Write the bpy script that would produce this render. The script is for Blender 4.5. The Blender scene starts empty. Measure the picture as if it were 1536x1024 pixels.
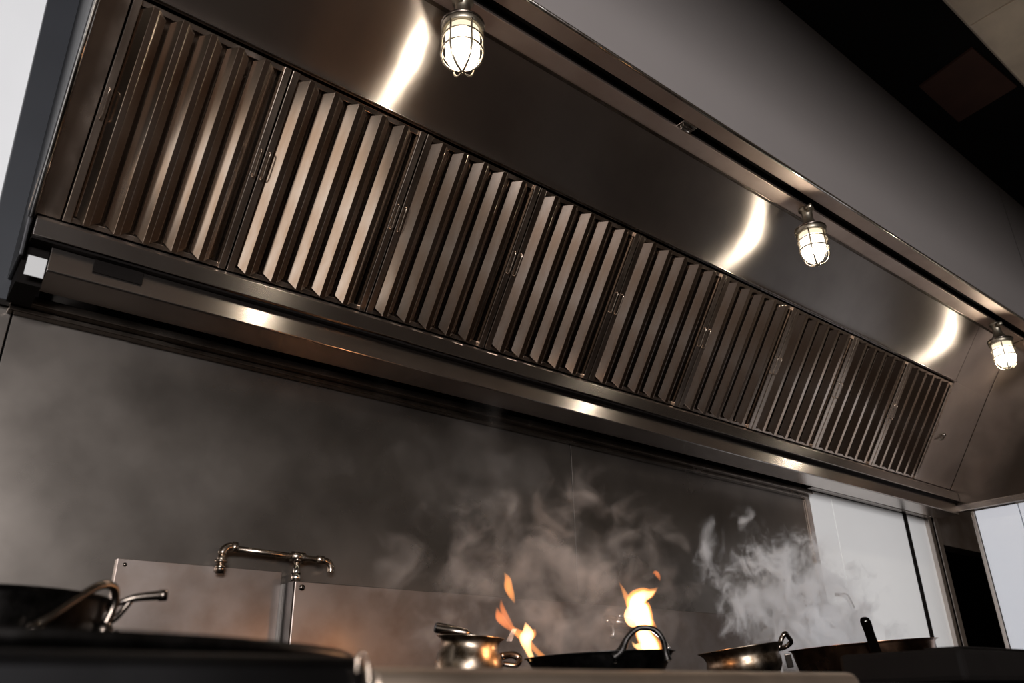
import bpy, bmesh, math, random
from mathutils import Vector, Matrix
random.seed(7)
PI = math.pi
ZC = 0.86                       # eye height above the kitchen floor; geometry below is measured from it
SC = bpy.context.scene
COL = SC.collection

# ------------------------------------------------------------------ materials
def newmat(name):
    m = bpy.data.materials.new(name); m.use_nodes = True
    nt = m.node_tree
    for n in list(nt.nodes): nt.nodes.remove(n)
    return m, nt, nt.nodes, nt.links

def steel(name, base, rough=.3, aniso=0.0, rot=0.0, wob=.0, mottle=.08, scale=(6, 6, 6), tint=None, metallic=1.0, grime=0.0):
    m, nt, N, L = newmat(name)
    out = N.new('ShaderNodeOutputMaterial'); b = N.new('ShaderNodeBsdfPrincipled')
    L.new(b.outputs[0], out.inputs[0])
    b.inputs['Metallic'].default_value = metallic
    tc = N.new('ShaderNodeTexCoord'); mp = N.new('ShaderNodeMapping'); mp.inputs['Scale'].default_value = scale
    L.new(tc.outputs['Object'], mp.inputs[0])
    n1 = N.new('ShaderNodeTexNoise'); n1.inputs['Scale'].default_value = 1; n1.inputs['Detail'].default_value = 6
    L.new(mp.outputs[0], n1.inputs['Vector'])
    r = N.new('ShaderNodeMapRange'); r.inputs[1].default_value = .3; r.inputs[2].default_value = .7
    r.inputs[3].default_value = rough - mottle; r.inputs[4].default_value = rough + mottle
    L.new(n1.outputs[0], r.inputs[0]); L.new(r.outputs[0], b.inputs['Roughness'])
    mx = N.new('ShaderNodeMix'); mx.data_type = 'RGBA'
    t = tint or tuple(c * .78 for c in base)
    mx.inputs[6].default_value = (*base, 1); mx.inputs[7].default_value = (*t, 1)
    n2 = N.new('ShaderNodeTexNoise'); n2.inputs['Scale'].default_value = 2.3; n2.inputs['Detail'].default_value = 4
    L.new(mp.outputs[0], n2.inputs['Vector'])
    r2 = N.new('ShaderNodeMapRange'); r2.inputs[1].default_value = .4; r2.inputs[2].default_value = .65
    L.new(n2.outputs[0], r2.inputs[0]); L.new(r2.outputs[0], mx.inputs[0])
    L.new(mx.outputs[2], b.inputs['Base Color'])
    if aniso:
        b.inputs['Anisotropic'].default_value = aniso; b.inputs['Anisotropic Rotation'].default_value = rot
        tg = N.new('ShaderNodeTangent'); tg.direction_type = 'UV_MAP'; tg.uv_map = 'UVMap'
        L.new(tg.outputs[0], b.inputs['Tangent'])
    if wob:
        n3 = N.new('ShaderNodeTexNoise'); n3.inputs['Scale'].default_value = .45; n3.inputs['Detail'].default_value = 2
        L.new(mp.outputs[0], n3.inputs['Vector'])
        bp = N.new('ShaderNodeBump'); bp.inputs['Strength'].default_value = 1; bp.inputs['Distance'].default_value = wob
        L.new(n3.outputs[0], bp.inputs['Height']); L.new(bp.outputs[0], b.inputs['Normal'])
    return m

def plain(name, col, rough=.6, metallic=0, var=.12, scale=4, spec=.5):
    m, nt, N, L = newmat(name)
    out = N.new('ShaderNodeOutputMaterial'); b = N.new('ShaderNodeBsdfPrincipled'); L.new(b.outputs[0], out.inputs[0])
    b.inputs['Metallic'].default_value = metallic; b.inputs['Roughness'].default_value = rough
    b.inputs['Specular IOR Level'].default_value = spec
    tc = N.new('ShaderNodeTexCoord'); n = N.new('ShaderNodeTexNoise'); n.inputs['Scale'].default_value = scale; n.inputs['Detail'].default_value = 6
    L.new(tc.outputs['Object'], n.inputs['Vector'])
    mx = N.new('ShaderNodeMix'); mx.data_type = 'RGBA'
    mx.inputs[6].default_value = (*[c * (1 - var) for c in col], 1); mx.inputs[7].default_value = (*[min(1, c * (1 + var)) for c in col], 1)
    L.new(n.outputs[0], mx.inputs[0]); L.new(mx.outputs[2], b.inputs['Base Color'])
    return m

def emit(name, col, s):
    m, nt, N, L = newmat(name)
    out = N.new('ShaderNodeOutputMaterial'); e = N.new('ShaderNodeEmission')
    e.inputs[0].default_value = (*col, 1); e.inputs[1].default_value = s
    L.new(e.outputs[0], out.inputs[0]); return m

def flame_mat(name, col, s):
    m, nt, N, L = newmat(name)
    out = N.new('ShaderNodeOutputMaterial'); e = N.new('ShaderNodeEmission')
    e.inputs[0].default_value = (*col, 1); e.inputs[1].default_value = s
    L.new(e.outputs[0], out.inputs['Volume']); return m

def smoke_mat(name, col, dens, nscale, edge, amp, seed, lo=.0, fine=.5, stretch=(1, 1, 1)):
    m, nt, N, L = newmat(name)
    out = N.new('ShaderNodeOutputMaterial'); v = N.new('ShaderNodeVolumePrincipled')
    v.inputs['Color'].default_value = (*col, 1); v.inputs['Anisotropy'].default_value = .1
    L.new(v.outputs[0], out.inputs['Volume'])
    tc = N.new('ShaderNodeTexCoord')
    geo = N.new('ShaderNodeNewGeometry')
    ln = N.new('ShaderNodeVectorMath'); ln.operation = 'LENGTH'; L.new(tc.outputs['Object'], ln.inputs[0])
    # swirl: positions pushed about by a slow noise before the wisps are read
    mp = N.new('ShaderNodeMapping'); mp.inputs['Scale'].default_value = stretch; mp.inputs['Location'].default_value = (seed, seed * .7, seed * 1.3)
    L.new(geo.outputs['Position'], mp.inputs[0])
    w = N.new('ShaderNodeTexNoise'); w.inputs['Scale'].default_value = nscale * .9; w.inputs['Detail'].default_value = 1
    L.new(mp.outputs[0], w.inputs['Vector'])
    ws = N.new('ShaderNodeVectorMath'); ws.operation = 'SUBTRACT'; ws.inputs[1].default_value = (.5, .5, .5); L.new(w.outputs['Color'], ws.inputs[0])
    wm = N.new('ShaderNodeVectorMath'); wm.operation = 'SCALE'; wm.inputs['Scale'].default_value = 1.5 / nscale; L.new(ws.outputs[0], wm.inputs[0])
    wa = N.new('ShaderNodeVectorMath'); wa.operation = 'ADD'; L.new(mp.outputs[0], wa.inputs[0]); L.new(wm.outputs[0], wa.inputs[1])
    n = N.new('ShaderNodeTexNoise'); n.inputs['Scale'].default_value = nscale; n.inputs['Detail'].default_value = 5; n.inputs['Roughness'].default_value = fine
    L.new(wa.outputs[0], n.inputs['Vector'])
    def mth(op, a, b=None):
        k = N.new('ShaderNodeMath'); k.operation = op
        for i, x in enumerate((a, b)):
            if x is None: continue
            if isinstance(x, (int, float)): k.inputs[i].default_value = x
            else: L.new(x, k.inputs[i])
        return k.outputs[0]
    nn = mth('MULTIPLY', mth('SUBTRACT', n.outputs[0], .5), amp)
    body = mth('MULTIPLY', mth('SUBTRACT', 1.0, ln.outputs['Value']), edge)
    s = mth('ADD', mth('SUBTRACT', body, lo), nn)
    r = N.new('ShaderNodeMapRange'); r.interpolation_type = 'SMOOTHSTEP'
    r.inputs[1].default_value = 0; r.inputs[2].default_value = 1; r.inputs[3].default_value = 0; r.inputs[4].default_value = dens
    L.new(s, r.inputs[0])
    rim = N.new('ShaderNodeMapRange'); rim.inputs[1].default_value = 1.0; rim.inputs[2].default_value = .8; rim.inputs[3].default_value = 0; rim.inputs[4].default_value = 1
    L.new(ln.outputs['Value'], rim.inputs[0])
    L.new(mth('MULTIPLY', r.outputs[0], rim.outputs[0]), v.inputs['Density'])
    return m

M = {}
M['hood'] = steel('brushed hood steel', (.46, .415, .38), .39, 1.0, .25, wob=.0012, scale=(3, 3, 3), mottle=.012, tint=(.42, .375, .345))
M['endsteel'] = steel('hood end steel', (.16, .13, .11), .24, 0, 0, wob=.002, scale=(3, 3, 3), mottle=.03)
M['soffit'] = steel('satin soffit steel', (.56, .45, .39), .46, 0, 0, wob=.0005, scale=(4, 4, 4), mottle=.02, tint=(.50, .39, .33))
M['trim'] = steel('hood trim steel', (.44, .39, .355), .25, .6, .25, wob=.0005, scale=(5, 5, 5), mottle=.012, tint=(.40, .35, .315))
M['filter'] = steel('filter steel', (.50, .41, .34), .15, 0, 0, wob=.009, scale=(7, 7, 2.5), mottle=.04, tint=(.38, .27, .195))
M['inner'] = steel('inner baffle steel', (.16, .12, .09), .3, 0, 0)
M['frame'] = steel('filter frame steel', (.46, .37, .30), .25, 0, 0, scale=(9, 9, 3))
M['wall'] = steel('wall sheet steel', (.215, .188, .164), .29, .45, .0, wob=.006, scale=(2, 2, 2), mottle=.06)
M['riser'] = steel('riser steel', (.25, .21, .185), .40, .4, .0, wob=.004, scale=(4, 4, 4), mottle=.06, tint=(.20, .155, .128))
M['fascia'] = plain('grey fascia paint', (.215, .19, .178), .55, .2, .04, 3)
M['dark'] = plain('blackened steel', (.006, .005, .0045), .6, .0, .3, 12, .02)
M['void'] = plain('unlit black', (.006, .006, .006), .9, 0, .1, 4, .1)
M['white'] = plain('white wall sheet', (.88, .87, .84), .5, 0, .03, 3)
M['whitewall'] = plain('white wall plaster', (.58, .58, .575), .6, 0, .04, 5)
M['plate'] = plain('grey white plate', (.42, .42, .41), .5, 0, .05, 8)
M['cool'] = plain('white wall boarding', (.74, .77, .82), .5, 0, .03, 3)
M['concrete'] = plain('old concrete', (.70, .60, .47), .9, 0, .35, 5)
M['rust'] = plain('rusty brown board', (.055, .022, .014), .9, 0, .5, 6)
M['floor'] = plain('dark quarry tile', (.034, .024, .018), .75, 0, .7, 1.6, .15)
M['chrome'] = steel('tap chrome', (.62, .58, .53), .14, 0, 0, scale=(30, 30, 30))
M['satin'] = steel('satin tap chrome', (.85, .80, .74), .34, 0, 0, scale=(30, 30, 30))
M['pipe'] = steel('tarnished pipe', (.36, .29, .23), .24, 0, 0, scale=(30, 30, 30))
M['copper'] = steel('copper', (.50, .28, .17), .24, 0, 0, scale=(12, 12, 12), tint=(.25, .14, .09))
M['tin'] = steel('tarnished bell steel', (.25, .20, .15), .31, 0, 0, scale=(22, 22, 22), tint=(.10, .07, .045))
M['iron'] = steel('black iron', (.035, .032, .03), .38, 0, 0, scale=(30, 30, 30), tint=(.02, .018, .016))
M['bronze'] = steel('dark bronze', (.18, .15, .125), .24, 0, 0, scale=(9, 9, 9), tint=(.13, .105, .085), mottle=.04)
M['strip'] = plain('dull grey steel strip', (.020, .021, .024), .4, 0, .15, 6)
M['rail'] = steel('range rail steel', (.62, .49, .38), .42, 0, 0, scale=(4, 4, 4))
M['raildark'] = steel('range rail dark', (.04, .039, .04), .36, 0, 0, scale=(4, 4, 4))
M['cast'] = steel('lamp casting', (.30, .26, .20), .42, 0, 0, scale=(25, 25, 25))
M['wire'] = steel('lamp guard wire', (.55, .47, .36), .3, 0, 0, scale=(40, 40, 40))
M['glow'] = emit('lit frosted glass', (1.0, .93, .82), 3.2)
_nt = M['glow'].node_tree; _mx = _nt.nodes.new('ShaderNodeMixShader'); _tr = _nt.nodes.new('ShaderNodeBsdfTransparent')
_o = [n for n in _nt.nodes if n.type == 'OUTPUT_MATERIAL'][0]; _e = [n for n in _nt.nodes if n.type == 'EMISSION'][0]
_mx.inputs[0].default_value = .4; _nt.links.new(_e.outputs[0], _mx.inputs[1]); _nt.links.new(_tr.outputs[0], _mx.inputs[2]); _nt.links.new(_mx.outputs[0], _o.inputs[0])
M['bulb'] = emit('hot bulb', (1.0, .90, .72), 420)
M['neck'] = emit('lit glass neck', (1.0, .86, .62), 1.15)
M['flame'] = flame_mat('flame', (1.0, .33, .07), 75)
M['flamehot'] = flame_mat('flame core', (1.0, .52, .2), 190)
M['flamefaint'] = flame_mat('faint flame', (1.0, .25, .06), 70)
M['black'] = plain('black plastic', (.012, .012, .012), .3, 0, .1, 10)

# ------------------------------------------------------------------ mesh builder
class MB:
    def __init__(s): s.v = []; s.f = []; s.sm = []
    def add(s, vs, fs, smooth=False):
        o = len(s.v); s.v += [Vector(v) for v in vs]
        for f in fs: s.f.append([i + o for i in f]); s.sm.append(smooth)
        return s
    def box(s, x0, x1, y0, y1, z0, z1):
        vs = [(x, y, z) for x in (x0, x1) for y in (y0, y1) for z in (z0, z1)]
        return s.add(vs, [(0, 1, 3, 2), (4, 6, 7, 5), (0, 4, 5, 1), (2, 3, 7, 6), (0, 2, 6, 4), (1, 5, 7, 3)])
    def prism(s, pts, x0, x1, axis=0):
        """closed outline pts (two coords) swept along an axis: 0 -> (y,z) along x, 1 -> (x,z) along y, 2 -> (x,y) along z"""
        n = len(pts); mk = {0: lambda p, t: (t, p[0], p[1]), 1: lambda p, t: (p[0], t, p[1]), 2: lambda p, t: (p[0], p[1], t)}[axis]
        vs = [mk(p, x0) for p in pts] + [mk(p, x1) for p in pts]
        fs = [(i, (i + 1) % n, n + (i + 1) % n, n + i) for i in range(n)] + [tuple(range(n))[::-1], tuple(range(n, 2 * n))]
        return s.add(vs, fs)
    def tube(s, path, r, n=10, flat=None, cap=True, closed=False, up=(0, 0, 1)):
        P = [Vector(p) for p in path]; k = len(P)
        R = r if isinstance(r, (list, tuple)) else [r] * k
        vs = []; prev = None
        for i, p in enumerate(P):
            if closed: t = P[(i + 1) % k] - P[i - 1]
            else: t = P[min(i + 1, k - 1)] - P[max(i - 1, 0)]
            t.normalize()
            a = Vector(up) if prev is None else prev
            a = a - t * a.dot(t)
            if a.length < 1e-4: a = Vector((1, 0, 0)) - t * t.x
            if a.length < 1e-4: a = Vector((0, 1, 0)) - t * t.y
            a.normalize(); prev = a; b = t.cross(a)
            fl = (flat[i] if isinstance(flat, (list, tuple)) else flat) if flat else 1
            for j in range(n):
                q = 2 * PI * j / n
                vs.append(p + a * (math.cos(q) * R[i]) + b * (math.sin(q) * R[i] * fl))
        fs = []
        for i in range(k if closed else k - 1):
            i2 = (i + 1) % k
            for j in range(n):
                j2 = (j + 1) % n
                fs.append((i * n + j, i * n + j2, i2 * n + j2, i2 * n + j))
        if cap and not closed: fs += [tuple(range(n))[::-1], tuple(range((k - 1) * n, k * n))]
        return s.add(vs, fs, True)
    def lathe(s, prof, n=40, c=(0, 0, 0), wob=None):
        """prof: list of (r, z); r=0 closes"""
        vs = []; idx = []
        for (r, z) in prof:
            if r <= 1e-6: idx.append([len(vs)]); vs.append((c[0], c[1], c[2] + z))
            else:
                idx.append(list(range(len(vs), len(vs) + n)))
                for j in range(n):
                    q = 2 * PI * j / n
                    vs.append((c[0] + r * math.cos(q), c[1] + r * math.sin(q), c[2] + z))
        fs = []
        for a, b in zip(idx, idx[1:]):
            for j in range(n):
                j2 = (j + 1) % n
                if len(a) == 1 and len(b) == 1: continue
                if len(a) == 1: fs.append((a[0], b[j2], b[j]))
                elif len(b) == 1: fs.append((a[j], a[j2], b[0]))
                else: fs.append((a[j], a[j2], b[j2], b[j]))
        return s.add(vs, fs, True)
    def move(s, mat):
        s.v = [mat @ v for v in s.v]; return s
    def build(s, name, mat, parent=None, bevel=0, origin=None, angle=35, seg=2):
        off = Vector(origin) if origin is not None else (Vector(parent['_o']) if parent is not None and '_o' in parent else Vector((0, 0, 0)))
        me = bpy.data.meshes.new(name)
        me.from_pydata([tuple(v - off) for v in s.v], [], s.f)
        bm = bmesh.new(); bm.from_mesh(me); bmesh.ops.recalc_face_normals(bm, faces=bm.faces); bm.to_mesh(me); bm.free()
        for p, k in zip(me.polygons, s.sm): p.use_smooth = k
        uv = me.uv_layers.new(name='UVMap')
        for p in me.polygons:
            n = p.normal
            for li in p.loop_indices:
                co = me.vertices[me.loops[li].vertex_index].co
                if abs(n.x) > .8: uv.data[li].uv = (co.y, co.z)
                elif abs(n.z) > .9: uv.data[li].uv = (co.x, co.y)
                else: uv.data[li].uv = (co.x, co.z * abs(n.y) - co.y * n.z)
        me.materials.append(mat)
        o = bpy.data.objects.new(name, me); COL.objects.link(o)
        if parent is not None: o.parent = parent; o['_o'] = tuple(off)
        elif origin is not None: o.location = off
        if bevel:
            b = o.modifiers.new('bevel', 'BEVEL'); b.width = bevel; b.segments = seg; b.limit_method = 'ANGLE'; b.angle_limit = math.radians(angle)
        return o

def tag(o, label=None, cat=None, group=None, kind=None):
    if label: o['label'] = label
    if cat: o['category'] = cat
    if group: o['group'] = group
    if kind: o['kind'] = kind
    return o
def thing(name, label, cat, loc, group=None):
    o = bpy.data.objects.new(name, None); COL.objects.link(o); o.location = loc; o['_o'] = tuple(loc); o.empty_display_size = .05
    return tag(o, label, cat, group)
def local(name, label, cat, loc, group=None):           # parts given in the thing's own coordinates
    o = thing(name, label, cat, loc, group); o['_o'] = (0, 0, 0); return o
def copy_tree(o, parent=None):
    c = o.copy(); COL.objects.link(c)
    if parent is not None: c.parent = parent
    for ch in [k for k in COL.objects if k.parent == o]: copy_tree(ch, c)
    return c
def struct(mb, name, mat, bevel=0):
    return tag(mb.build(name, mat, bevel=bevel), kind='structure')
def arc(c, r, a0, a1, n, plane='xz', sc=1):
    out = []
    for i in range(n + 1):
        a = math.radians(a0 + (a1 - a0) * i / n)
        u, w = r * math.cos(a), r * math.sin(a) * sc
        out.append((c[0] + u, c[1], c[2] + w) if plane == 'xz' else (c[0], c[1] + u, c[2] + w) if plane == 'yz' else (c[0] + u, c[1] + w, c[2]))
    return out
def smooth_path(pts, n=6):
    P = [Vector(p) for p in pts]; out = []
    for i in range(len(P) - 1):
        p0 = P[max(i - 1, 0)]; p1 = P[i]; p2 = P[i + 1]; p3 = P[min(i + 2, len(P) - 1)]
        for k in range(n):
            t = k / n
            out.append(.5 * ((2 * p1) + (p2 - p0) * t + (2 * p0 - 5 * p1 + 4 * p2 - p3) * t * t + (3 * p1 - p0 - 3 * p2 + p3) * t ** 3))
    out.append(P[-1]); return out
def smooth_vals(v, n=6):
    return [x.x for x in smooth_path([(a, 0, 0) for a in v], n)]

# ------------------------------------------------------------------ the room
D = 2.2
FL = -ZC
struct(MB().box(-3, 8, -5, 4, FL - .1, FL), 'floor', M['floor'])
struct(MB().box(-3, 14, .74, 4, 2.932, 3.0), 'ceiling', M['void'])  # near black and set low to stand in for shade above the fascia
# concrete beam over the aisle, parallel to the hood
b = MB()
for x0, x1 in ((-3, 3.39), (3.395, 8)): b.prism([(.26, 2.8), (.757, 2.8), (.80, 2.931), (.80, 3.05), (.26, 3.05)], x0, x1)
struct(b, 'trim_1', M['concrete'], .006)
# added unseen slab behind the camera, cuts the key light to shade the upper fascia
struct(MB().box(-9, 12, -.62, -.45, 2.03, 3.0), 'light_blocker', M['void'])
# steel-clad back wall: three sheets with open joints, dark behind them
struct(MB().box(-3, 5.16, D + .012, D + .1, FL, 2.92), 'wall_back', M['void'])
w = MB()
for x0, x1 in ((-2.9, .152), (.156, 2.088), (2.092, 3.72)): w.box(x0, x1, D, D + .012, FL, 1.02)
w.box(.10, 5.03, D, D + .012, 1.02, 2.9)
struct(w, 'wall_back_sheets', M['wall'], .0015)
struct(MB().box(3.722, 3.76, D - .012, D + .012, FL, .985), 'trim_2', M['trim'], .002)
w = MB().box(3.762, 3.985, D - .004, D + .012, FL, .985).box(3.99, 4.765, D - .004, D + .012, FL, .985).box(4.80, 5.035, D - .004, D + .012, FL, .985)
struct(w, 'wall_back_white', M['white'], .001)
struct(MB().box(4.765, 4.80, D - .012, D + .012, FL, .985), 'trim_3', M['dark'], .002)
struct(MB().box(5.035, 5.075, D - .03, D + .03, FL, 1.0).box(5.105, 5.16, D - .03, D + .1, FL, 1.0), 'trim_4', M['trim'], .004)
struct(MB().box(5.16, 6.4, D - .005, D + .1, .845, 1.4), 'wall_back_lintel', M['riser'], .002)
struct(MB().box(5.06, 6.6, D + 1.2, D + 1.25, FL, 1.6).box(6.55, 6.6, D, D + 1.25, FL, 1.6), 'wall_passage', M['void'])  # black planes stand in for the dark of the passage
struct(MB().box(5.45, 5.48, D + .35, D + .45, FL, 1.5).box(5.62, 5.66, D + .6, D + .7, FL, 1.5), 'trim_5', M['dark'], .004)
# white right wall under the hood end
w = MB()
y = 1.905
for k in range(5): w.box(5.045, 5.11, y - .233, y - .003, FL, .978); y -= .236
struct(w, 'wall_right', M['cool'], .001)
struct(MB().box(5.035, 5.115, 1.905, 1.925, FL, .978), 'trim_6', M['trim'], .003)
# left end: white wall above the steel strip beside the hood
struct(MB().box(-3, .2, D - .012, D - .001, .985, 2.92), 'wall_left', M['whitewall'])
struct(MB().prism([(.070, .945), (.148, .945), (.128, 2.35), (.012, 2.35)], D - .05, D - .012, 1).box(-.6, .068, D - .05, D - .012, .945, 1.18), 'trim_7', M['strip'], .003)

# ------------------------------------------------------------------ the exhaust hood
XL, XR = .105, 5.03
fb = (2.0, 1.125); ft = (1.663, 1.613); us = (1.457, 1.888)
hood = thing('exhaust_hood', 'long stainless wall hood holding the filters and the caged lamps', 'kitchen hood', (2.6, 2.0, .95))
def part(mb, name, mat, bevel=0, parent=hood): return mb.build(name, mat, parent, bevel)
def yz(p, q, t=.006):          # thin slab between two (y,z) points, thickness behind
    d = Vector((q[0] - p[0], q[1] - p[1])).normalized(); n = Vector((-d.y, d.x))
    if n.y < 0 and n.x < 0: n = -n
    if n.x < 0: n = -n
    return [p, q, (q[0] + n.x * t, q[1] + n.y * t), (p[0] + n.x * t, p[1] + n.y * t)]
part(MB().prism(yz(ft, us), XL + .01, 4.607).prism(yz(ft, us), 4.611, XR - .004), 'upper_panel', M['hood'])
part(MB().prism(yz((fb[0] + .0, fb[1] + .0), ft), 4.601, XR - .004), 'filler_panel', M['hood'], .001)
part(MB().prism(yz((fb[0] + .0, fb[1] + .0), ft), XL + .01, .186), 'filler_panel', M['frame'], .001)
# ledge over the filters
part(MB().prism([(ft[0] + .004, ft[1] + .004), (ft[0] - .016, ft[1] - .006), (ft[0] - .018, ft[1] - .003), (ft[0] + .002, ft[1] + .012)], .186, 4.601), 'filter_ledge', M['trim'], .001)
# soffit the lamps hang from, the dark gap, and the front channel
part(MB().prism([(us[0] + .002, 1.888), (us[0] + .002, 1.9), (1.382, 1.9), (1.382, 1.888)], XL + .01, XR - .004), 'lamp_soffit', M['soffit'], .0015)
part(MB().prism([(us[0] + .004, 1.884), (us[0] - .010, 1.884), (us[0] - .010, 1.888), (us[0] + .004, 1.892)], XL + .01, XR - .004), 'soffit_edge', M['bronze'], .001)
part(MB().box(XL + .01, XR - .004, 1.340, 1.384, 1.93, 1.94).box(XL + .01, XR - .004, 1.381, 1.385, 1.90, 1.93), 'gap_plate', M['dark'])  # colour blackened to paint the shade inside the gap
part(MB().prism([(1.345, 1.896), (1.277, 1.884), (1.277, 1.90), (1.345, 1.94)], XL, XR), 'front_channel', M['soffit'], .004)
part(MB().tube([(XL, 1.274, 1.888), (XR, 1.274, 1.888)], .0065, 12), 'rolled_hem', M['chrome'])
part(MB().box(XL - .02, 14, 1.268, 1.28, 1.89, 2.93), 'front_fascia', M['fascia'], .002)
part(MB().box(1.925, 1.995, 1.345, 1.383, 1.892, 1.90).box(1.935, 1.985, 1.355, 1.362, 1.884, 1.894).tube([(1.94, 1.372, 1.888), (1.98, 1.372, 1.888)], .006, 8), 'latch', M['chrome'], .001)
MB().tube(smooth_path([(4.66, 1.842, 1.33), (4.685, 1.835, 1.335), (4.70, 1.832, 1.35), (4.70, 1.825, 1.365)], 4), .005, 8).tube([(4.70, 1.84, 1.365), (4.70, 1.82, 1.36)], .010, 8).build('panel_latch', M['bronze'], hood)
# ends
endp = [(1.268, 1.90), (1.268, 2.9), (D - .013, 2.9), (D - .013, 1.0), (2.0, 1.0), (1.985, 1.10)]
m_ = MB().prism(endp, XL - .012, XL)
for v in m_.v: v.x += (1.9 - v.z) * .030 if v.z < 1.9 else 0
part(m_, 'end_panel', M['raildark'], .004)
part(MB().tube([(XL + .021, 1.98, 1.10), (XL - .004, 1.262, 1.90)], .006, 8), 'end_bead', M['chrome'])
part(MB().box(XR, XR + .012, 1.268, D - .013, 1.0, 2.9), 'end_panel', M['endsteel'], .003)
part(MB().box(XR - .02, XR + .016, 1.275, D - .03, .984, 1.022), 'end_rim', M['trim'], .004)
# gutter under the filters
part(MB().prism([(2.0, 1.12), (1.962, 1.092), (1.962, 1.046), (1.966, 1.046), (1.966, 1.086), (2.03, 1.10), (2.03, 1.046), (2.034, 1.046), (2.034, 1.13)], XL + .03, XR - .004), 'grease_gutter', M['trim'], .0015)
part(MB().box(XL + .03, XR - .004, 1.972, D - .013, 1.040, 1.046), 'hood_floor', M['dark'])  # black colour stands for the shadow line below the gutter
# heat shield box with a dark slot
sbx = part(MB().prism([(1.988, 1.038), (1.976, .970), (1.98, .967), (2.10, .967), (2.10, .972), (1.984, .976), (1.994, 1.038)], .183, XR - .02), 'shield_box', M['trim'], .0015)
part(MB().prism([(1.984, 1.032), (1.9775, 1.002), (1.979, 1.002), (1.986, 1.032)], .283, .392), 'shield_slot', M['void'], 0, sbx)
part(MB().prism([(1.983, 1.036), (1.9765, .998), (1.9785, .998), (1.985, 1.036)], .279, .396), 'slot_frame', M['dark'], 0, sbx)
part(MB().box(.14, .181, 1.99, 1.993, .950, 1.003), 'bracket_plate', M['plate'], .001)
part(MB().box(.13, .184, 2.02, 2.15, .94, 1.04), 'reflection_mask', M['dark'])  # added dark box, covers a stray white reflection
part(MB().box(.14, 3.72, 2.14, D - .001, .944, .968).box(.14, 3.72, 2.168, D - .001, .93, .944), 'rear_rail', M['bronze'], .003)
part(MB().box(3.74, XR, 2.15, D - .013, .985, 1.02), 'rear_rail', M['trim'], .003)

# ------------------------------------------------------------------ baffle filters
TH = math.atan2(2.0 - 1.663, 1.613 - 1.125); FLEN = .585
SEAM = [.188, .604, 1.046, 1.510, 2.008, 2.532, 3.042, 3.560, 4.100, 4.600]
W0 = .5
FL_LAB = ['first stainless baffle filter at the far left end of the hood, nearest the white wall',
 'second baffle filter from the left, the one right of the end filter',
 'third baffle filter from the left, below the left part of the first lamp glare',
 'fourth baffle filter from the left, just right of the one under the first lamp glare',
 'middle baffle filter of the nine, fifth from either end',
 'sixth baffle filter from the left, just right of the middle one',
 'seventh baffle filter from the left, third from the right end of the row',
 'eighth baffle filter from the left, next to the last one',
 'last baffle filter at the far right end, beside the plain corner panel']
def make_filter():
    r = local('baffle_filter', FL_LAB[0], 'grease filter', (SEAM[0], fb[0], fb[1]), 'nine baffle filters in the hood')
    g = .003; s = .026
    fr = MB().box(g, s, -.004, .03, 0.0, FLEN).box(W0 - s, W0 - g, -.004, .03, 0.0, FLEN).box(s, W0 - s, .006, .03, 0, .014).box(s, W0 - s, .006, .03, FLEN - .016, FLEN)
    fr.box(s, W0 - s, .040, .044, 0, FLEN)
    frp = fr.build('filter_frame', M['frame'], r, .0015)
    p = .0865
    def hat(x, w_, y0, y1, zz0, zz1, inv=False):
        a = w_ * .38; t = .0012
        out = [(x, y0), (x + a, y1), (x + w_ - a, y1), (x + w_, y0)]
        inn = [(px + (t if i < 2 else -t), py + t) for i, (px, py) in enumerate(out)]
        m = MB(); n0 = len(out)
        vs = []
        cut = .016
        for z, sg in ((zz0, 1), (zz1, -1)):
            for i, (px, py) in enumerate(out): vs.append((px, py, z + (sg * cut if i in (0, 3) else 0)))
            for i, (px, py) in enumerate(inn): vs.append((px, py, z + (sg * cut if i in (0, 3) else 0)))
        fs = []
        for i in range(3):
            fs.append((i, i + 1, 8 + i + 1, 8 + i)); fs.append((4 + i, 12 + i, 12 + i + 1, 4 + i + 1))
            fs.append((i, 4 + i, 5 + i, i + 1)); fs.append((8 + i, 9 + i, 13 + i, 12 + i))
        fs += [(0, 8, 12, 4), (3, 7, 15, 11)]
        return m.add(vs, fs)
    first = None
    for k in range(5):
        x = s + .003 + k * p
        if first is None:
            first = hat(x, .073, .002, -.019, .006, FLEN - .008).build('baffle', M['filter'], r, .0012)
        else:
            c = first.copy(); COL.objects.link(c); c.parent = r; c.location = (k * p, 0, 0)
    first = None
    for k in range(5):
        x = s + .003 + k * p + .071 - .012
        wv = .0395
        if first is None:
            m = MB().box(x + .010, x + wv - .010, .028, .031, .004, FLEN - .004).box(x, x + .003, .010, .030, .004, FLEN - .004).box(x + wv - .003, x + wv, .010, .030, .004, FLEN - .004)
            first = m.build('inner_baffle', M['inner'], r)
        else:
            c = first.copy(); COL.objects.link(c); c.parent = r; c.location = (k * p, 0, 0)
    for xx in (.0145, W0 - .0145):
        MB().tube(smooth_path([(xx, -.004, .27), (xx + .001, -.012, .275), (xx, -.013, .32), (xx, -.012, .345), (xx, -.004, .35)], 4), .0022, 6).build('bail_handle', M['pipe'], frp)
    r.rotation_euler = (TH, 0, 0)
    return r
f0 = make_filter()
for i in range(9):
    f = f0 if i == 0 else copy_tree(f0)
    f.location = (SEAM[i], fb[0], fb[1]); f.scale = ((SEAM[i + 1] - SEAM[i]) / W0, 1, 1)
    f['label'] = FL_LAB[i]

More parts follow.
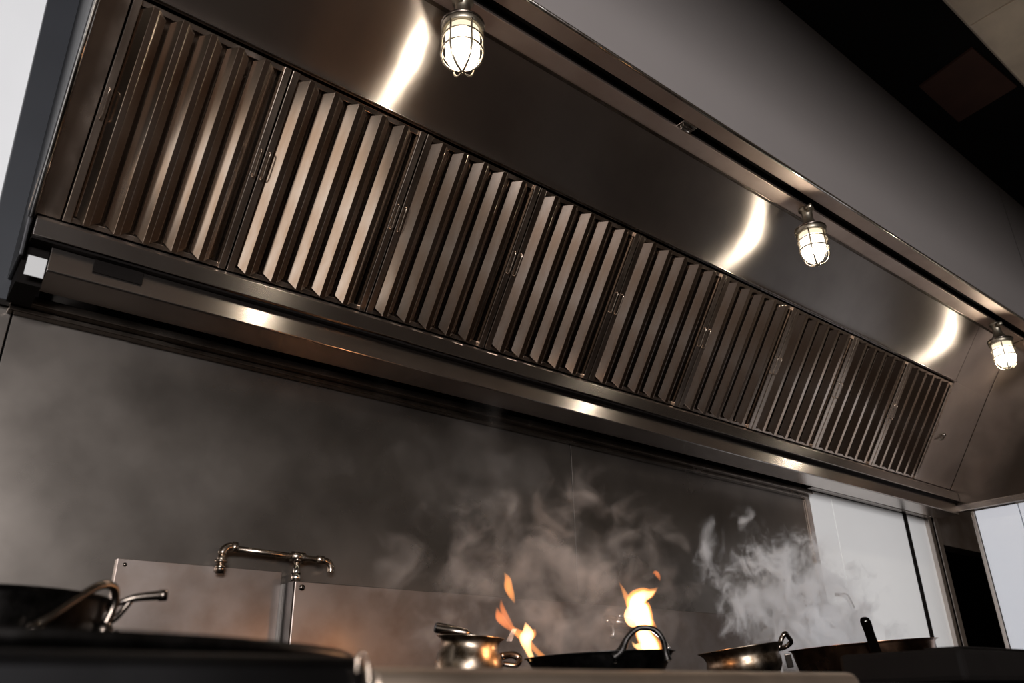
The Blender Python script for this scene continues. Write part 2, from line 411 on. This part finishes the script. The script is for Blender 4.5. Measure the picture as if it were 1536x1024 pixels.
# ------------------------------------------------------------------ caged lamps
LL = ['large caged jar lamp at the top of the photo, nearest the left end', 'caged jar lamp in the middle of the row, right of centre', 'caged jar lamp at the right end, cut by the photo edge']
def make_lamp():
    r = local('caged_lamp', LL[0], 'lamp', (.98, 1.395, 1.888), 'caged lamps under the hood lip')
    hs_ = MB().lathe([(0, 0), (.030, 0), (.030, -.008), (.021, -.014), (.021, -.052), (.026, -.066), (.034, -.078), (.050, -.092), (.056, -.096), (.058, -.100), (.058, -.118), (.052, -.122), (.049, -.118), (0, -.118)], 36).build('lamp_housing', M['cast'], r)
    MB().lathe([(.0585, -.094), (.061, -.096), (.061, -.100), (.0585, -.102)], 36).build('gasket_ring', M['bronze'], hs_)
    MB().tube([(-.016, -.016, -.022), (-.042, -.03, -.022)], .006, 8).tube([(-.042, -.046, -.022), (-.042, -.014, -.022)], [.010, .010], 8, flat=.5).build('wing_nut', M['cast'], hs_)
    MB().lathe([(.046, -.116), (.0465, -.138)], 36).build('glass_neck', M['neck'], r)
    g = [(.0465, -.138), (.0465, -.195)] + [(.0465 * math.cos(a), -.195 - .047 * math.sin(a)) for a in [PI / 2 * k / 8 for k in range(1, 8)]] + [(0, -.242)]
    gj_ = MB().lathe(g, 36).build('glass_jar', M['glow'], r)
    MB().lathe([(0, -.172), (.012, -.175), (.019, -.184), (.021, -.194), (.018, -.205), (.010, -.212), (0, -.214)], 24).build('bulb', M['bulb'], gj_)
    RW = .0555
    for z in (-.150, -.190):
        MB().tube([(RW * math.cos(q), RW * math.sin(q), z) for q in [2 * PI * k / 32 for k in range(32)]], .0028, 6, closed=True).build('guard_ring', M['wire'], r)
    path = [(RW, 0, -.116), (RW, 0, -.16), (RW + .001, 0, -.20)] + [(RW * math.cos(a), 0, -.20 - .058 * math.sin(a)) for a in [PI / 2 * k / 7 for k in range(1, 7)]] + [(.002, 0, -.258)]
    first = None
    for k in range(6):
        if first is None: first = MB().tube(path, .003, 6, up=(0, 1, 0)).build('guard_wire', M['wire'], r)
        else:
            c = first.copy(); COL.objects.link(c); c.parent = r
        (first if k == 0 else c).rotation_euler = (0, 0, 2 * PI * k / 6 + .35)
    return r
l0 = make_lamp()
for i, x in enumerate((.985, 2.775, 4.655)):
    l = l0 if i == 0 else copy_tree(l0)
    l.location = (x, 1.395, 1.888); l.scale = (1.06, 1.06, 1.06); l['label'] = LL[i]

# ------------------------------------------------------------------ ranges, riser and back sheet
ZT = .020
rng = thing('cooking_range', 'long steel cooking range with a warm lit front rail under the flaming pan', 'stove', (1.0, 1.3, FL))
MB().box(.345, 2.75, .66, 2.0, FL + .12, ZT - .004).build('range_body', M['raildark'], rng, .006)
MB().prism([(.60, -.10), (.60, .020), (.606, .028), (.616, .030), (.70, .026), (.70, -.10)], .345, 1.075).build('front_rail', M['rail'], rng, .004)
for x in (.42, 2.65):
    for yy in (.75, 1.9): MB().tube([(x, yy, FL), (x, yy, FL + .13)], .025, 12).build('leg', M['dark'], rng)
MB().box(.345, 2.75, .70, 2.0, ZT - .004, ZT).build('cooktop', M['dark'], rng, .002)
rl = thing('griddle_range', 'dark range end at the lower left under the round griddle', 'stove', (-.4, 1.3, FL))
MB().box(-1.4, .335, .66, 2.0, FL + .12, .016).build('range_body', M['raildark'], rl, .006)
MB().prism([(.60, -.12), (.60, .028), (.605, .036), (.616, .0385), (.642, .036), (.642, -.12)], -1.4, .335).build('front_rail', M['raildark'], rl, .004)
for x in (-1.3, .27):
    for yy in (.75, 1.9): MB().tube([(x, yy, FL), (x, yy, FL + .13)], .025, 12).build('leg', M['dark'], rl)
rs = thing('backsplash_riser', 'boxy steel splashback riser standing proud of the wall behind the pans', 'splashback', (2.0, 2.13, FL))
rbx = MB().box(.955, 3.19, 2.13, 2.199, FL, .322).build('riser_box', M['riser'], rs, .0025)
MB().box(.951, .9545, 2.131, 2.199, FL, .321).build('shaded_end', M['raildark'], rs)  # same steel as the riser, its end darkened as painted shade
MB().box(3.193, 3.215, 2.135, 2.199, FL, .318).build('end_trim', M['chrome'], rs, .002)
for p in ((.975, .305), (3.165, .300)):
    MB().move(Matrix()).tube([(p[0], 2.131, p[1]), (p[0], 2.124, p[1])], .008, 10).build('screw', M['bronze'], rbx)
MB().tube([(3.05, 2.15, .322), (3.05, 2.15, .345)], [.013, .010], 10).build('top_stud', M['bronze'], rs)
bs = thing('splash_sheet', 'thin steel splash sheet on the wall left of the riser', 'splashback', (.73, 2.19, FL))
sht = MB().box(.507, .94, 2.190, 2.199, FL, .352).build('sheet', M['riser'], bs, .001)
for x in (.525,): MB().tube([(x, 2.191, .338), (x, 2.187, .338)], .005, 8).build('screw', M['bronze'], sht)

# pot filler pipe over the sheet and the riser
pf = thing('pot_filler_pipe', 'horizontal bronze water pipe with elbow and spout above the splash sheet', 'pipe', (.96, 2.165, .322))
Yp = 2.162
MB().tube([(.775, Yp, .398), (1.035, Yp, .390)], .0085, 12).build('pipe', M['pipe'], pf)
elb = MB().tube(arc((.779, Yp, .378), .024, 175, 92, 8), .0115, 12).tube([(.7555, Yp, .378), (.7555, Yp, .358)], .0105, 12).build('elbow', M['pipe'], pf)
MB().tube([(.779, Yp, .402), (.792, Yp, .4015)], .0145, 12).build('collar', M['pipe'], elb)
MB().tube([(.7555, Yp, .366), (.7555, Yp, .359)], .017, 6).tube([(.7555, Yp, .352), (.7555, Yp, .343)], .014, 6).tube([(.7555, Yp, .359), (.7555, Yp, .33)], .0115, 10).tube([(.7555, Yp, .345), (.7555, 2.192, .345)], .010, 8).build('union_nut', M['pipe'], elb)
MB().tube([(.950, Yp, .393), (.990, Yp, .392)], .014, 12).tube([(.97, Yp, .392), (.97, Yp, .376)], .012, 12).build('tee_fitting', M['pipe'], pf)
MB().tube([(.97, Yp, .38), (.97, Yp, .3235)], .0085, 12).tube([(.97, Yp, .348), (.97, Yp, .324)], .014, 6).build('riser_pipe', M['chrome'], pf)
MB().tube([(1.028, Yp, .3903), (1.05, Yp, .3893)], .012, 12).tube(smooth_path([(1.045, Yp, .3895), (1.066, Yp, .385), (1.075, Yp, .37), (1.0755, Yp, .358)], 5), .0095, 12).build('spout', M['pipe'], pf)

# wall tap behind the flaming pan
wt = thing('wall_tap', 'chrome wall tap on the riser behind the flaming pan', 'tap', (2.22, 2.129, .26))
MB().tube([(2.10, 2.09, .262), (2.115, 2.09, .262), (2.145, 2.09, .260)], [.012, .021, .023], 14).build('tap_bonnet', M['bronze'], wt)
MB().tube([(2.145, 2.09, .260), (2.31, 2.09, .252)], .0215, 16).build('tap_body', M['bronze'], wt)
MB().tube(smooth_path([(2.155, 2.07, .278), (2.20, 2.062, .272), (2.25, 2.064, .255), (2.30, 2.068, .246)], 5), .008, 8, flat=1.4).build('tap_lever', M['satin'], wt)
MB().tube([(2.13, 2.075, .25), (2.128, 2.07, .222), (2.122, 2.07, .205)], [.004, .005, .008], 8).build('drain_cock', M['satin'], wt)
MB().tube(smooth_path([(2.30, 2.09, .25), (2.33, 2.08, .235), (2.36, 2.05, .20), (2.365, 2.03, .17)], 5), .009, 10).build('spout', M['satin'], wt)
MB().tube([(2.17, 2.09, .256), (2.17, 2.129, .256)], .014, 10).tube([(2.29, 2.09, .252), (2.29, 2.129, .252)], .014, 10).build('wall_flange', M['satin'], wt)
# hook on the white wall sheet
hk = thing('wall_hook', 'small bent wire hook on the white wall sheet behind the steam', 'hook', (3.92, 2.195, .45))
MB().tube([(3.855, 2.195, .468), (3.855, 2.17, .468)], .009, 8).tube(smooth_path([(3.855, 2.172, .468), (3.90, 2.165, .470), (3.93, 2.165, .45), (3.955, 2.165, .405)], 5), .005, 8).build('hook_wire', M['pipe'], hk)

# ------------------------------------------------------------------ cookware
def tilt(root, axis, deg): root.rotation_mode = 'AXIS_ANGLE'; root.rotation_axis_angle = (math.radians(deg), *axis)
def ring_prof(outer, t):
    """outer (r,z) from the centre of the base to the rim -> closed shell profile"""
    inner = [(max(r - t, 0), z + (t if z < .004 else 0)) for r, z in outer][::-1]
    inner[-1] = (0, inner[-1][1] if inner[-1][1] > 0 else t)
    return outer + inner

CAMDIR = Vector((.62, .78, 0)).normalized(); SIDE = Vector((CAMDIR.y, -CAMDIR.x, 0))
# black pan with the fire
wk = local('black_frying_pan', 'black iron pan with loop handle and flames rising from it', 'pan', (1.29, 1.30, .034))
wprof = [(0, 0), (.105, 0), (.118, .003), (.128, .010), (.152, .050), (.156, .056), (.162, .058)]
MB().lathe(ring_prof(wprof, .003), 56).build('pan_body', M['iron'], wk)
c = -CAMDIR * .150 + SIDE * .072
hp = smooth_path([c - SIDE * .062 + Vector((0, 0, .045)), c - SIDE * .045 + Vector((0, 0, .056)), c - SIDE * .030 + Vector((0, 0, .080)), c - SIDE * .006 + Vector((0, 0, .097)), c + SIDE * .024 + Vector((0, 0, .094)), c + SIDE * .040 + Vector((0, 0, .074)), c + SIDE * .043 + CAMDIR * .004 + Vector((0, 0, .050)), c + SIDE * .045 + CAMDIR * .006 + Vector((0, 0, .036))], 5)
lhp = MB().tube(hp, smooth_vals([.011, .009, .0058, .0055, .0055, .0058, .007, .010], 5), 10).build('loop_handle', M['iron'], wk)
for k in (-.058, .046): 
    q = c + SIDE * k - CAMDIR * .002
    MB().lathe([(0, .004), (.004, .002), (.005, 0)], 10, (q.x, q.y, .034)).build('rivet', M['chrome'], lhp)
tilt(wk, tuple(CAMDIR), 1.0)
wk.rotation_axis_angle = (math.radians(-1.6), *CAMDIR)

# bellied pot with a ladle standing in it
pt = local('bellied_pot', 'small round bellied pot with flared lip left of the flames', 'pot', (1.085, 1.50, .034))
pprof = [(0, 0), (.058, 0), (.066, .006), (.0735, .025), (.0745, .045), (.070, .064), (.064, .076), (.063, .088), (.066, .096), (.073, .100), (.075, .102)]
MB().lathe(ring_prof(pprof, .0025), 48).build('pot_body', M['tin'], pt)
e = SIDE * .078
MB().tube(smooth_path([e * .88 + Vector((0, 0, .066)), e * 1.15 + CAMDIR * .012 + Vector((0, 0, .072)), e * 1.38 + CAMDIR * .015 + Vector((0, 0, .066)), e * 1.30 + Vector((0, 0, .050)), e * .95 + Vector((0, 0, .052))], 5), .008, 10, flat=.7).build('side_handle', M['bronze'], pt)
MB().prism([(0, 0), (.012, 0), (.022, .026), (.012, .026)], -.001, .001, 1).move(Matrix.Translation(e * 1.0 + Vector((0, 0, .098))) @ Matrix.Rotation(-.65, 4, 'Z')).build('lid_tab', M['iron'], pt)
tilt(pt, tuple(CAMDIR), 4)
ld = thing('ladle', 'steel ladle with black handle end resting in the bellied pot', 'ladle', (1.085, 1.50, .15))
q0 = Vector((1.085, 1.50, 0)); 
a = q0 - SIDE * .068 - CAMDIR * .02 + Vector((0, 0, .156)); bb = q0 + SIDE * .005 - CAMDIR * .03 + Vector((0, 0, .141)); cc = q0 + SIDE * .05 + CAMDIR * .01 + Vector((0, 0, .115))
grp = MB().tube([a, a.lerp(bb, .05), a.lerp(bb, .5), a.lerp(bb, .92), bb], [.0095, .0115, .0108, .009, .005], 14).build('handle_grip', M['bronze'], ld)
MB().tube([a + (a - bb) * .02, a.lerp(bb, .03)], [.0105, .0118], 14).build('grip_cap', M['black'], grp)
MB().tube([bb, bb.lerp(cc, .6), cc], .0045, 8).build('ladle_shaft', M['chrome'], ld)

# tilted bell pot right of the fire
rp = local('tilted_bell_pot', 'tarnished pot with flared rim tilted beside the riser end, left of the copper pan', 'pot', (1.80, 1.30, .046))
rprof = [(0, 0), (.070, 0), (.084, .008), (.092, .024), (.093, .040), (.090, .050), (.095, .062), (.104, .070), (.110, .073)]
MB().lathe(ring_prof(rprof, .0025), 56).build('pot_body', M['tin'], rp)
e = SIDE * .108 - CAMDIR * .01
MB().tube(smooth_path([e * .86 + Vector((0, 0, .056)), e * .98 + Vector((0, 0, .078)), e * 1.10 + Vector((0, 0, .090)), e * 1.24 + CAMDIR * .03 + Vector((0, 0, .083)), e * 1.40 + CAMDIR * .07 + Vector((0, 0, .070)), e * 1.28 + CAMDIR * .085 + Vector((0, 0, .060)), e * .95 + CAMDIR * .06 + Vector((0, 0, .058))], 5), .0062, 10).build('loop_handle', M['bronze'], rp)
MB().box(-.008, .008, -.003, .003, 0, .034).move(Matrix.Translation(e * 1.02 + Vector((0, 0, .010))) @ Matrix.Rotation(-.9, 4, 'Z') @ Matrix.Rotation(.25, 4, 'X')).build('handle_lug', M['bronze'], rp, .002)
tilt(rp, tuple(CAMDIR), -7)

# big steaming copper pan
bp_ = local('copper_pan', 'wide copper pan giving off white steam at the right', 'pan', (2.235, 1.22, .056))
cprof = [(0, 0), (.150, 0), (.165, .005), (.176, .020), (.187, .068), (.190, .073), (.197, .075)]
MB().lathe(ring_prof(cprof, .003), 64).build('pan_body', M['copper'], bp_)
n0 = Vector((-.150, -.118, .045))
d0 = Vector((-.085, -.035, .085))
h = MB(); sd = SIDE * .0135; no = Vector((0, 0, 1)).cross(SIDE).normalized() * .0025
vs = []
prof_ = [(0, 1.0), (.25, .95), (.6, .9), (.88, 1.0), (.97, .75), (1.0, .3)]
for t_, w_ in prof_:
    for s1 in (-1, 1):
        for s2 in (-1, 1): vs.append(n0 + d0 * t_ + sd * (s1 * w_) + no * s2)
fs = []
for i in range(len(prof_) - 1):
    o_ = i * 4
    for a_, b_ in ((0, 1), (1, 3), (3, 2), (2, 0)): fs.append((o_ + a_, o_ + b_, o_ + 4 + b_, o_ + 4 + a_))
fs += [(0, 1, 3, 2), tuple(len(vs) - 4 + k for k in (0, 2, 3, 1))]
sth = h.add(vs, fs).build('strap_handle', M['bronze'], bp_, .001)
q = n0 + d0 * .88 - CAMDIR * .004
MB().tube([q, q + CAMDIR * .002], .004, 10).build('hanging_hole', M['chrome'], sth)
MB().tube(smooth_path([SIDE * .19 + Vector((0, 0, .055)), SIDE * .22 + CAMDIR * .05 + Vector((0, 0, .06)), SIDE * .185 + CAMDIR * .09 + Vector((0, 0, .055))], 5), .006, 8).build('side_handle', M['bronze'], bp_)
tilt(bp_, tuple(CAMDIR), -3)

# left pan on the round griddle
gd = local('round_griddle', 'broad round dark griddle plate along the lower left edge', 'griddle', (.085, 1.085, .022))
MB().lathe([(0, .020), (.40, .022), (.425, .026), (.432, .033), (.438, .033), (.437, .024), (.415, .010), (.30, 0), (0, 0)], 72).build('griddle_plate', M['iron'], gd)
sp = local('deep_black_pan', 'deep black pan with bronze handles on the griddle at the lower left', 'pan', (.150, 1.30, .0445))
sprof = [(0, 0), (.122, 0), (.130, .004), (.135, .012), (.143, .092), (.146, .098), (.150, .100)]
MB().lathe(ring_prof(sprof, .004), 56).build('pan_body', M['iron'], sp)
# arched bail handle with two riveted lugs on the near side
A0 = Vector((.038, -.143, .052)); A1 = Vector((.134, -.066, .062))
dirn = (A1 - A0).normalized(); outw = Vector((dirn.y, -dirn.x, 0)).normalized()
pth = smooth_path([A0, A0.lerp(A1, .10) + outw * .008 + Vector((0, 0, .012)), A0.lerp(A1, .40) + outw * .012 + Vector((0, 0, .036)), A0.lerp(A1, .70) + outw * .014 + Vector((0, 0, .053)), A0.lerp(A1, .92) + outw * .012 + Vector((0, 0, .050)), A0.lerp(A1, 1.02) + outw * .008 + Vector((0, 0, .03)), A1], 6)
MB().tube(pth, smooth_vals([.008, .006, .0055, .006, .006, .0052, .007], 6), 10).build('bail_handle', M['bronze'], sp)
for A in (A0, A1):
    m = MB().lathe([(0, -.018), (.013, -.018), (.014, -.010), (.010, -.002), (.012, .006), (.008, .014), (0, .016)], 16, (A.x, A.y, A.z - .008))
    lug = m.build('handle_lug', M['bronze'], sp)
    for k in (-.009, .011):
        q = A + dirn * k + outw * .012
        MB().lathe([(0, .005), (.004, .002), (.0045, -.003), (0, -.005)], 10, (q.x, q.y, q.z - .008)).build('rivet', M['chrome'], lug)
B0 = Vector((.138, -.02, .090))
MB().tube(smooth_path([B0, B0 + Vector((.022, -.004, .010)), B0 + Vector((.040, -.008, .017)), B0 + Vector((.074, -.014, .022))], 5), smooth_vals([.0055, .0045, .0055, .007], 5), 10).tube(smooth_path([B0 + Vector((0, 0, -.022)), B0 + Vector((.018, -.004, -.012)), B0 + Vector((.034, -.007, .013))], 5), .0045, 8).tube([B0 + Vector((.070, -.0135, .0215)), B0 + Vector((.081, -.0155, .0222))], [.0085, .008], 10).build('long_handle', M['bronze'], sp)

# hook hung on the front rail at the joint
hh = thing('rail_hook', 'bent bright steel hook on the front rail at lower left of centre', 'hook', (.34, .60, .03))
MB().tube(smooth_path([(.3240, .594, .024), (.3238, .594, .033), (.3258, .594, .039), (.3290, .593, .038), (.3308, .590, .031), (.3318, .588, .012), (.3325, .588, -.03)], 5), .0011, 8).build('hook_rod', M['pipe'], hh)

# dark appliance at the right end of the range
eb = thing('countertop_fryer', 'black boxy countertop appliance filling the lower right corner', 'fryer', (2.1, .78, ZT))
MB().box(1.545, 2.72, .664, .90, ZT, .0755).build('housing', M['dark'], eb, .010)
MB().box(1.57, 2.70, .672, .74, .0757, .079).build('top_lip', M['dark'], eb, .001)

# ------------------------------------------------------------------ ceiling odds
cb = tag(MB().prism([(3.755, 1.14), (3.695, .844), (4.167, .819), (4.21, 1.14)], 2.917, 2.9315, 2).build('ceiling_board', M['rust']), 'rust brown board patch on the dark ceiling at upper right', 'board')

# ------------------------------------------------------------------ flames
def tongue(mb, pts, rad, flat=.8, n=10):
    mb.tube(smooth_path(pts, 6), [max(r, .0004) for r in smooth_vals(rad, 6)], n, flat=flat, up=tuple(SIDE))
    return mb
PX = .00150                      # metres per unit of the flame outlines below, at the pan
def tg(pts, rad, org, base=(0, 0)):
    '''outline units: sideways and up from org'''
    P = [Vector(org) + SIDE * ((x - base[0]) * PX) - Vector((0, 0, 1)) * ((y - base[1]) * PX) for x, y in pts]
    return tongue(MB(), P, [r_ * PX for r_ in rad], .85)
O1 = (1.437, 1.283, .088); B1 = (972, 980)
fl1 = thing('flame', 'broad bright flame behind the loop handle of the black pan', 'flame', O1, 'flames over the black pan')
tg([(972, 980), (969, 962), (962, 946), (963, 930), (959, 914), (956, 901), (965, 892), (976, 889), (987, 883)], [14, 13, 11.5, 13, 15, 13, 9, 5, .3], O1, B1).build('flame_body', M['flamehot'], fl1)
tg([(972, 981), (969, 962), (962, 946), (963, 930), (959, 914), (956, 899), (966, 890), (978, 887), (990, 879)], [16, 15, 13.5, 16, 18.5, 17, 12, 7, .4], O1, B1).build('flame_tongue', M['flame'], fl1)
tg([(955, 934), (946, 929), (942, 918), (946, 905)], [3, 8, 8, 3], O1, B1).build('flame_tongue', M['flamehot'], fl1)
tg([(948, 912), (941, 895), (936, 882), (930, 869)], [7, 5, 3, .3], O1, B1).build('flame_tongue', M['flame'], fl1)
tg([(964, 932), (975, 931), (983, 940)], [9, 5.5, .4], O1, B1).build('flame_tongue', M['flame'], fl1)
tg([(964, 975), (955, 965), (947, 962), (943, 956)], [6, 6, 3, .4], O1, B1).build('flame_tongue', M['flamehot'], fl1)
tg([(979, 950), (985, 966), (991, 981)], [3, 5, 4], O1, B1).build('flame_tongue', M['flame'], fl1)
O2 = (1.157, 1.357, .086); B2 = (800, 985)
fl2 = thing('flame', 'slim curling flame at the left edge of the black pan', 'flame', O2, 'flames over the black pan')
tg([(796, 987), (790, 973), (787, 960), (790, 951), (787, 936)], [4, 5, 9, 9, .4], O2, B2).build('flame_body', M['flamehot'], fl2)
tg([(815, 987), (803, 976), (794, 967), (785, 957), (776, 950), (767, 940)], [4, 4, 4.5, 7, 5.5, .4], O2, B2).build('flame_tongue', M['flame'], fl2)
tg([(790, 958), (797, 952), (801, 945)], [5, 6, .4], O2, B2).build('flame_tongue', M['flame'], fl2)
tg([(778, 956), (767, 946), (758, 938), (750, 928), (747, 915)], [2.5, 3, 5, 6, .4], O2, B2).build('flame_tongue', M['flamefaint'], fl2)
tg([(774, 952), (763, 934), (755, 918), (753, 904)], [1.5, 4, 4, .3], O2, B2).build('flame_tongue', M['flamefaint'], fl2)
O3 = (1.157, 1.357, .086)
fl3 = thing('flame', 'detached wisp of flame high above the pan left edge', 'flame', (1.13, 1.38, .22), 'flames over the black pan')
tg([(773, 911), (768, 899), (764, 888), (763, 877), (758, 867)], [.4, 5, 6.5, 5, .4], O3, B2).build('flame_body', M['flame'], fl3)
fl4 = thing('flame', 'tiny red spark of flame above and right of the broad flame', 'flame', (1.46, 1.26, .26), 'flames over the black pan')
tg([(994, 870), (992, 862), (988, 857), (983, 859)], [.4, 3.5, 3.5, .4], O1, B1).build('flame_body', M['flamefaint'], fl4)

# ------------------------------------------------------------------ smoke and steam
def smoke(name, label, loc, size, rot, mat):
    mb = MB().box(-1, 1, -1, 1, -1, 1)
    o = mb.build(name, mat); o.location = loc; o.scale = size; o.rotation_euler = rot
    return tag(o, label, 'smoke', None, 'stuff')
smoke('smoke', 'warm grey grease smoke drifting above the flaming black pan', (1.52, 1.70, .31), (.70, .32, .36), (0, -.12, 0),
      smoke_mat('grease smoke', (.96, .86, .79), 4.3, 8.0, 1.1, 4.8, 3.1, .55, .55))
smoke('steam', 'white steam pouring off the wide copper pan', (2.58, 1.58, .24), (.56, .30, .27), (0, .50, 0),
      smoke_mat('white steam', (.99, .99, .993), 60.0, 11.0, 1.5, 6.5, 8.4, .75, .62, (1, 1, .75)))
smoke('smoke', 'thin haze in front of the wall above the bronze water pipe', (1.38, 1.85, .56), (.66, .30, .34), (0, .1, 0),
      smoke_mat('thin haze', (.94, .88, .83), .5, 6.0, 1.2, 4.4, 5.5, .6, .5))

# ------------------------------------------------------------------ light
def light(name, kind, loc, energy, col=(1, 1, 1), **kw):
    l = bpy.data.lights.new(name, kind); l.energy = energy; l.color = col
    for k, v in kw.items(): setattr(l, k, v)
    o = bpy.data.objects.new(name, l); COL.objects.link(o); o.location = loc; return o
def aim(o, tgt): o.rotation_euler = (Vector(tgt) - o.location).to_track_quat('-Z', 'Z').to_euler()
k = light('added_key_light', 'AREA', (-2.9, -4.5, 1.1), 700, (.98, .97, 1), shape='RECTANGLE', size=3.2, size_y=.5)  # unseen key lamp added at the left for the white walls and fascia
aim(k, (1.2, 2.2, 1.2))
k = light('left_reflection_light', 'AREA', (-2.3, .70, .20), 10, (1, .95, .9), shape='RECTANGLE', size=1.4, size_y=1.8)  # unseen light panel added to put bright streaks in the left filters
k.rotation_euler = (PI / 2, 0, -PI / 2)
k = light('beam_fill_spot', 'SPOT', (3.9, .42, 1.5), 2.2, (1, .90, .78), spot_size=math.radians(62), spot_blend=.6, shadow_soft_size=.05)  # added unseen spot, lifts the concrete beam out of the dark
aim(k, (3.9, .40, 2.8))
light('fire_glow', 'POINT', (1.45, 1.29, .17), 2.0, (1, .50, .24), shadow_soft_size=.03)
light('fire_glow', 'POINT', (1.125, 1.37, .15), .7, (1, .48, .22), shadow_soft_size=.02)

w = bpy.data.worlds.new('kitchen air'); SC.world = w; w.use_nodes = True
bg = w.node_tree.nodes['Background']; bg.inputs[0].default_value = (1, .83, .70, 1); bg.inputs[1].default_value = .08

# ------------------------------------------------------------------ camera
cam = bpy.data.cameras.new('camera'); co = bpy.data.objects.new('camera', cam); COL.objects.link(co)
yaw, pit, rol = (math.radians(a) for a in (39.3418, 24.6149, 1.26694))
f = Vector((math.sin(yaw) * math.cos(pit), math.cos(yaw) * math.cos(pit), math.sin(pit)))
r = Vector((math.cos(yaw), -math.sin(yaw), 0)); d = -(r.cross(f))
r2 = r * math.cos(rol) + d * math.sin(rol); d2 = -r * math.sin(rol) + d * math.cos(rol)
mw = Matrix((r2, -d2, -f)).transposed().to_4x4(); co.matrix_world = mw
cam.sensor_width = 36; cam.lens = 1187.74 / 1536 * 36; cam.clip_start = .02
cam.dof.use_dof = True; cam.dof.focus_distance = 2.7; cam.dof.aperture_fstop = 3.5
SC.camera = co

# lift everything so that the kitchen floor is at z = 0
bpy.context.view_layer.update()
for o in COL.objects:
    if o.parent is None: o.location.z += ZC
    if '_o' in o: del o['_o']

SC.view_settings.view_transform = 'Standard'; SC.view_settings.look = 'None'
SC.view_settings.exposure = 0; SC.view_settings.gamma = 1; SC.view_settings.use_curve_mapping = False
SC.cycles.volume_step_rate = 1.0
SC.cycles.max_bounces = 10
SC.cycles.volume_bounces = 3
SC.cycles.sample_clamp_indirect = 6
